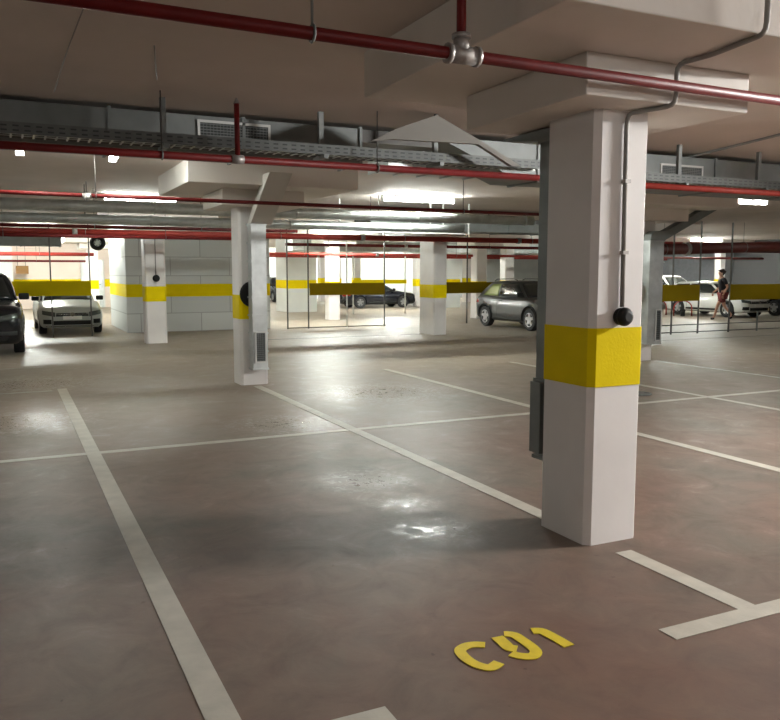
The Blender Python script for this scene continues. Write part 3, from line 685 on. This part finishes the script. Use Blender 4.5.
        patch(bvh, [(s*3, yat(zbelt,a,b)+.02, .38), (s*3, yat(zbelt,a,b)+.032, .38), (s*3, yat(zbelt,a,b)+.032, zbelt-.12), (s*3, yat(zbelt,a,b)+.02, zbelt-.12)], (-s,0,0), M['rubber'], 'door_gap', root, off=.002, nu=1, nv=6)
    zw0 = zB(a)+.05
    patch(gb, [(-wb*.86, -5, zw0+.0), (wb*.86, -5, zw0), (wt*.86, -5, zt-.09), (-wt*.86, -5, zt-.09)], (0,1,0), M['glass'], 'windscreen', root, off=.012, nu=8, nv=5)
    zr0 = zB(d_)+.10
    patch(gb, [(-wb*.8, 5, zr0), (wb*.8, 5, zr0), (wt*.8, 5, zt-.12), (-wt*.8, 5, zt-.12)], (0,-1,0), M['glass'], 'rear_window', root, off=.012, nu=8, nv=5)
    # ---- face
    zh = lerp_prof(top, -hl+.12)
    def F(x0, x1, z0, z1, m, nm, off=.006, z2=None, z3=None, nu=10, nv=3):
        return patch(bvh, [(x0,-5,z0), (x1,-5,z2 if z2 is not None else z0), (x1,-5,z3 if z3 is not None else z1), (x0,-5,z1)], (0,1,0), m, nm, root, off=off, nu=nu, nv=nv)
    st = S.get('face', 'golf')
    if st == 'golf':
        F(-hw*.50, hw*.50, zh-.22, zh-.12, M['black'], 'grille'); F(-hw*.5, hw*.5, zh-.165, zh-.155, M['chrome'], 'grille_trim', .012)
        for s in (-1, 1):
            F(s*hw*.52, s*hw*.90, zh-.23, zh-.10, M['lens'], 'headlight', .010, z2=zh-.16, z3=zh-.045)
            F(s*hw*.64, s*hw*.88, .33, .46, M['black'], 'fog_lamp_recess', .008)
        F(-hw*.58, hw*.58, .30, .42, M['black'], 'lower_intake', .008); F(-hw*.80, hw*.80, .245, .275, M['chrome'], 'bumper_strip', .012)
        F(-.26, .26, .45, .555, M['plate'], 'number_plate', .018)
    else:
        F(-hw*.42, hw*.42, zh-.36, zh-.12, M['black'], 'grille')
        for k in range(3): F(-hw*.40, hw*.40, zh-.31+.07*k, zh-.30+.07*k, M['chrome'], 'grille_bar', .012)
        for s in (-1, 1):
            F(s*hw*.48, s*hw*.86, zh-.24, zh-.13, M['lens'], 'headlight', .010, z2=zh-.18, z3=zh-.07)
            F(s*hw*.5, s*hw*.84, .42, .50, M['grille'], 'side_intake', .008)
        F(-hw*.5, hw*.5, .30, .40, M['black'], 'lower_intake', .008)
        F(-.26, .26, .42, .53, M['plate'], 'number_plate', .02)
    # badge
    hit = bvh.ray_cast(Vector((0, -5, zh-.16 if st == 'golf' else zh-.24)), Vector((0,1,0)))[0]
    if hit:
        bd = MB(); c0 = hit + Vector((0, -.03, 0)); rr = .058 if st == 'golf' else .085; bd.torus(c0, (0,1,0), rr, .008, 20, 6)
        if st == 'golf':
            for seg in (((-.025,.048),(0,.006)), ((0,.006),(.025,.048)), ((-.05,.02),(-.022,-.048)), ((-.022,-.048),(0,-.006)), ((0,-.006),(.022,-.048)), ((.022,-.048),(.05,.02))):
                bd.tube([c0 + Vector((p[0], 0, p[1])) for p in seg], .006, 6)
        bd.build('badge', M['chrome'], root)
    # ---- tail
    for s in (-1, 1):
        zq = lerp_prof(top, hl-.2)
        patch(bvh, [(s*hw*.52, 5, zq-.26), (s*hw*.93, 5, zq-.26), (s*hw*.93, 5, zq-.10), (s*hw*.60, 5, zq-.10)], (0,-1,0), M['tail'], 'tail_lamp', root, off=.012, nu=6, nv=3)
        patch(bvh, [(s*3, hl-.34, zq-.22), (s*3, hl-.10, zq-.24), (s*3, hl-.12, zq-.12), (s*3, hl-.30, zq-.14)], (-s,0,0), M['tail'], 'side_tail_lamp', root, off=.012, nu=4, nv=2)
    patch(bvh, [(-hw*.8, 5, .36), (hw*.8, 5, .36), (hw*.8, 5, .50), (-hw*.8, 5, .50)], (0,-1,0), M['black'], 'rear_bumper_trim', root, off=.01)
    if clad:
        for s in (-1, 1): MB().tube([(s*wt*.86, b+.2, zt+.02), (s*wt*.9, b+.35, zt+.06), (s*wt*.9, c-.3, zt+.05), (s*wt*.86, c-.12, zt-.01)], .014, 8).build('roof_rail', M['black'], root)
    return root

HATCH = dict(L=4.25, W=1.79, H=1.45, fy=-1.33, ry=1.29, wr=.32, gh=(-1.02, -.25, 1.55, 2.02), top=[(-2.12, .68), (-1.95, .80), (-1.0, .97), (0, .94), (1.6, .98), (2.12, .93)])
SUV = dict(L=4.6, W=1.86, H=1.66, fy=-1.42, ry=1.38, wr=.36, clear=.22, face='suv', gh=(-1.15, -.45, 1.75, 2.2), top=[(-2.3, .85), (-2.1, .98), (-1.1, 1.09), (0, 1.06), (1.7, 1.10), (2.3, 1.02)])
CROSS = dict(L=4.17, W=1.80, H=1.57, fy=-1.27, ry=1.33, wr=.35, clear=.24, face='suv', clad=True, rglass='reflglass', rear_in=.30, gh=(-1.0, -.32, 1.35, 1.98), top=[(-2.08, .82), (-1.9, .94), (-.95, 1.03), (0, 1.02), (1.5, 1.09), (2.08, 1.02)])
SEDAN = dict(L=4.5, W=1.8, H=1.43, fy=-1.36, ry=1.32, wr=.33, gh=(-.95, -.15, 1.05, 1.72), top=[(-2.25, .68), (-2.1, .8), (-1.0, .94), (0, .93), (1.6, .98), (2.25, .93)])
WAGON = dict(L=4.5, W=1.8, H=1.48, fy=-1.36, ry=1.32, wr=.34, gh=(-1.0, -.25, 1.7, 2.15), top=[(-2.25, .7), (-2.1, .82), (-1.0, .98), (0, .95), (1.6, 1.0), (2.25, .95)])
car('parked_car', 'off-white hatchback facing the camera behind the left yellow board', 'car', (1.47, 23.8, 0), R(1), HATCH, M['pgolf'], .87)
car('parked_car', 'black SUV cut off by the left edge, facing the camera', 'car', (-.58, 18.95, 0), 0, SUV, M['pblack'], .95)
car('parked_car', 'dark grey compact SUV half hidden behind the nearest column', 'car', (13.58, 19.12, 0), R(0), CROSS, M['pgrey'], .86)
car('parked_car', 'black low sedan seen side-on beyond the fence at the centre', 'car', (15.15, 33.2, 0), R(90), SEDAN, M['pblack'], .79)
car('parked_car', 'white car seen from the side behind the walking person', 'car', (23.72, 21.6, 0), R(0), WAGON, M['pwhite'], .85)
car('parked_car', 'black car at the right edge beyond the white car', 'car', (26.2, 19.3, 0), R(0), SEDAN, M['pblack'])
car('parked_car', 'white van-like car whose roof shows left of the white car', 'car', (26.5, 27.0, 0), R(0), SUV, M['pwhite'])
car('parked_car', 'black car end-on beside the white wall block beyond the fence', 'car', (13.6, 42.6, 0), R(0), SUV, M['pblack'], .8)

# bike-stand like red arches
def arch(x, y, rz, label):
    o = empty('parking_barrier', (x, y, 0), rz, label=label, cat='barrier')
    pts = [(-.32, 0, .01), (-.32, 0, .30)] + [(-.32*math.cos(math.pi*k/8), 0, .30+.26*math.sin(math.pi*k/8)) for k in range(1, 8)] + [(.32, 0, .30), (.32, 0, .01)]
    MB().tube(pts, .022, 10).build('arch_tube', M['bright_red'], o)
    MB().box(-.36, -.05, 0, -.28, .05, .012).build('foot_plate', M['post'], o); MB().box(.28, -.05, 0, .36, .05, .012).build('foot_plate', M['post'], o)
    MB().box(-.07, -.05, 0, .07, .05, .16, .01).build('lock_box', M['black'], o)
    return o
arch(22.0, 22.75, R(-30), 'red arched parking barrier nearest the right column')
arch(22.25, 21.75, R(-30), 'red arched parking barrier beside the white car rear wheel')

# ---------------------------------------------------------------- walking person
def skin(name, verts, edges, radii, m, parent, sub=2):
    me = bpy.data.meshes.new(name); me.from_pydata(verts, edges, []); me.materials.append(m)
    o = bpy.data.objects.new(name, me); col.objects.link(o); o.parent = parent
    md = o.modifiers.new('skin', 'SKIN'); md.use_smooth_shade = True
    for i, r_ in enumerate(radii): me.skin_vertices[0].data[i].radius = (r_, r_) if not isinstance(r_, tuple) else r_
    me.skin_vertices[0].data[0].use_root = True
    s = o.modifiers.new('sub', 'SUBSURF'); s.levels = sub; s.render_levels = sub
    return o
def person():
    p = empty('person', (21.62, 19.4, 0), R(-26), label='person in black top and dark red shorts striding past the white car', cat='person')
    # walks towards local -X
    V = [(0,0,.88),(-.02,0,1.05),(-.04,0,1.25),(-.05,0,1.36),(-.07,0,1.44),(-.09,0,1.53),(-.095,0,1.62),
         (-.04,-.17,1.36),(.06,-.21,1.10),(-.06,-.22,.90),(-.09,-.22,.82),
         (-.04,.17,1.36),(-.02,.21,1.10),(-.20,.20,.95),(-.26,.20,.90),
         (0,-.09,.84),(-.20,-.09,.50),(-.30,-.09,.10),(-.41,-.09,.045),
         (0,.09,.84),(.10,.09,.47),(.36,.09,.16),(.30,.09,.05),
         (-.17,0,1.555)]
    E_ = [(0,1),(1,2),(2,3),(3,4),(4,5),(5,6),(3,7),(7,8),(8,9),(9,10),(3,11),(11,12),(12,13),(13,14),(0,15),(15,16),(16,17),(17,18),(0,19),(19,20),(20,21),(21,22),(5,23)]
    rad = [.115,.11,.125,.085,.05,.075,.07,.05,.04,.028,.03,.05,.04,.028,.03,.085,.055,.035,.03,.085,.055,.035,.03,.02]
    skin('body', V, E_, rad, M['skin'], p)
    skin('top', [(0,0,.86),(-.02,0,1.05),(-.04,0,1.25),(-.05,0,1.375),(-.04,-.18,1.355),(.03,-.205,1.18),(-.04,.18,1.355),(-.02,.205,1.18)], [(0,1),(1,2),(2,3),(3,4),(4,5),(3,6),(6,7)], [.135,.13,.145,.085,.065,.06,.065,.06], M['shirt'], p)
    skin('shorts', [(0,0,.88),(0,-.09,.83),(-.15,-.09,.58),(0,.09,.83),(.075,.09,.56)], [(0,1),(1,2),(0,3),(3,4)], [.135,.105,.09,.105,.09], M['shorts'], p)
    skin('hair', [(-.06,0,1.60),(-.08,0,1.655),(-.02,0,1.57)], [(0,1),(0,2)], [.085,.07,.06], M['hair'], p)
    for nm, v in (('shoe', [(-.28,-.09,.07),(-.42,-.09,.045)]), ('shoe', [(.37,.09,.12),(.30,.09,.035)])): skin(nm, v, [(0,1)], [.05,.04], M['shirt'], p, 1)
    for s in (-1, 1):
        MB().tube([(-.155, s*.03, 1.575), (-.165, s*.03, 1.575)], .012, 8).build('eye', M['hair'], p)
        e = MB(); e.tube([(-.085, s*.072, 1.555), (-.085, s*.088, 1.56)], .022, 8); e.build('ear', M['skin'], p)
        for k in range(5):
            hx, hy, hz = (-.09, -.22, .80) if s < 0 else (-.27, .20, .88)
            MB().tube([(hx-.015+.012*k, hy, hz), (hx-.02+.012*k, hy, hz-.05), (hx-.012+.012*k, hy, hz-.085)], .008, 6).build('finger', M['skin'], p)
    return p
person()
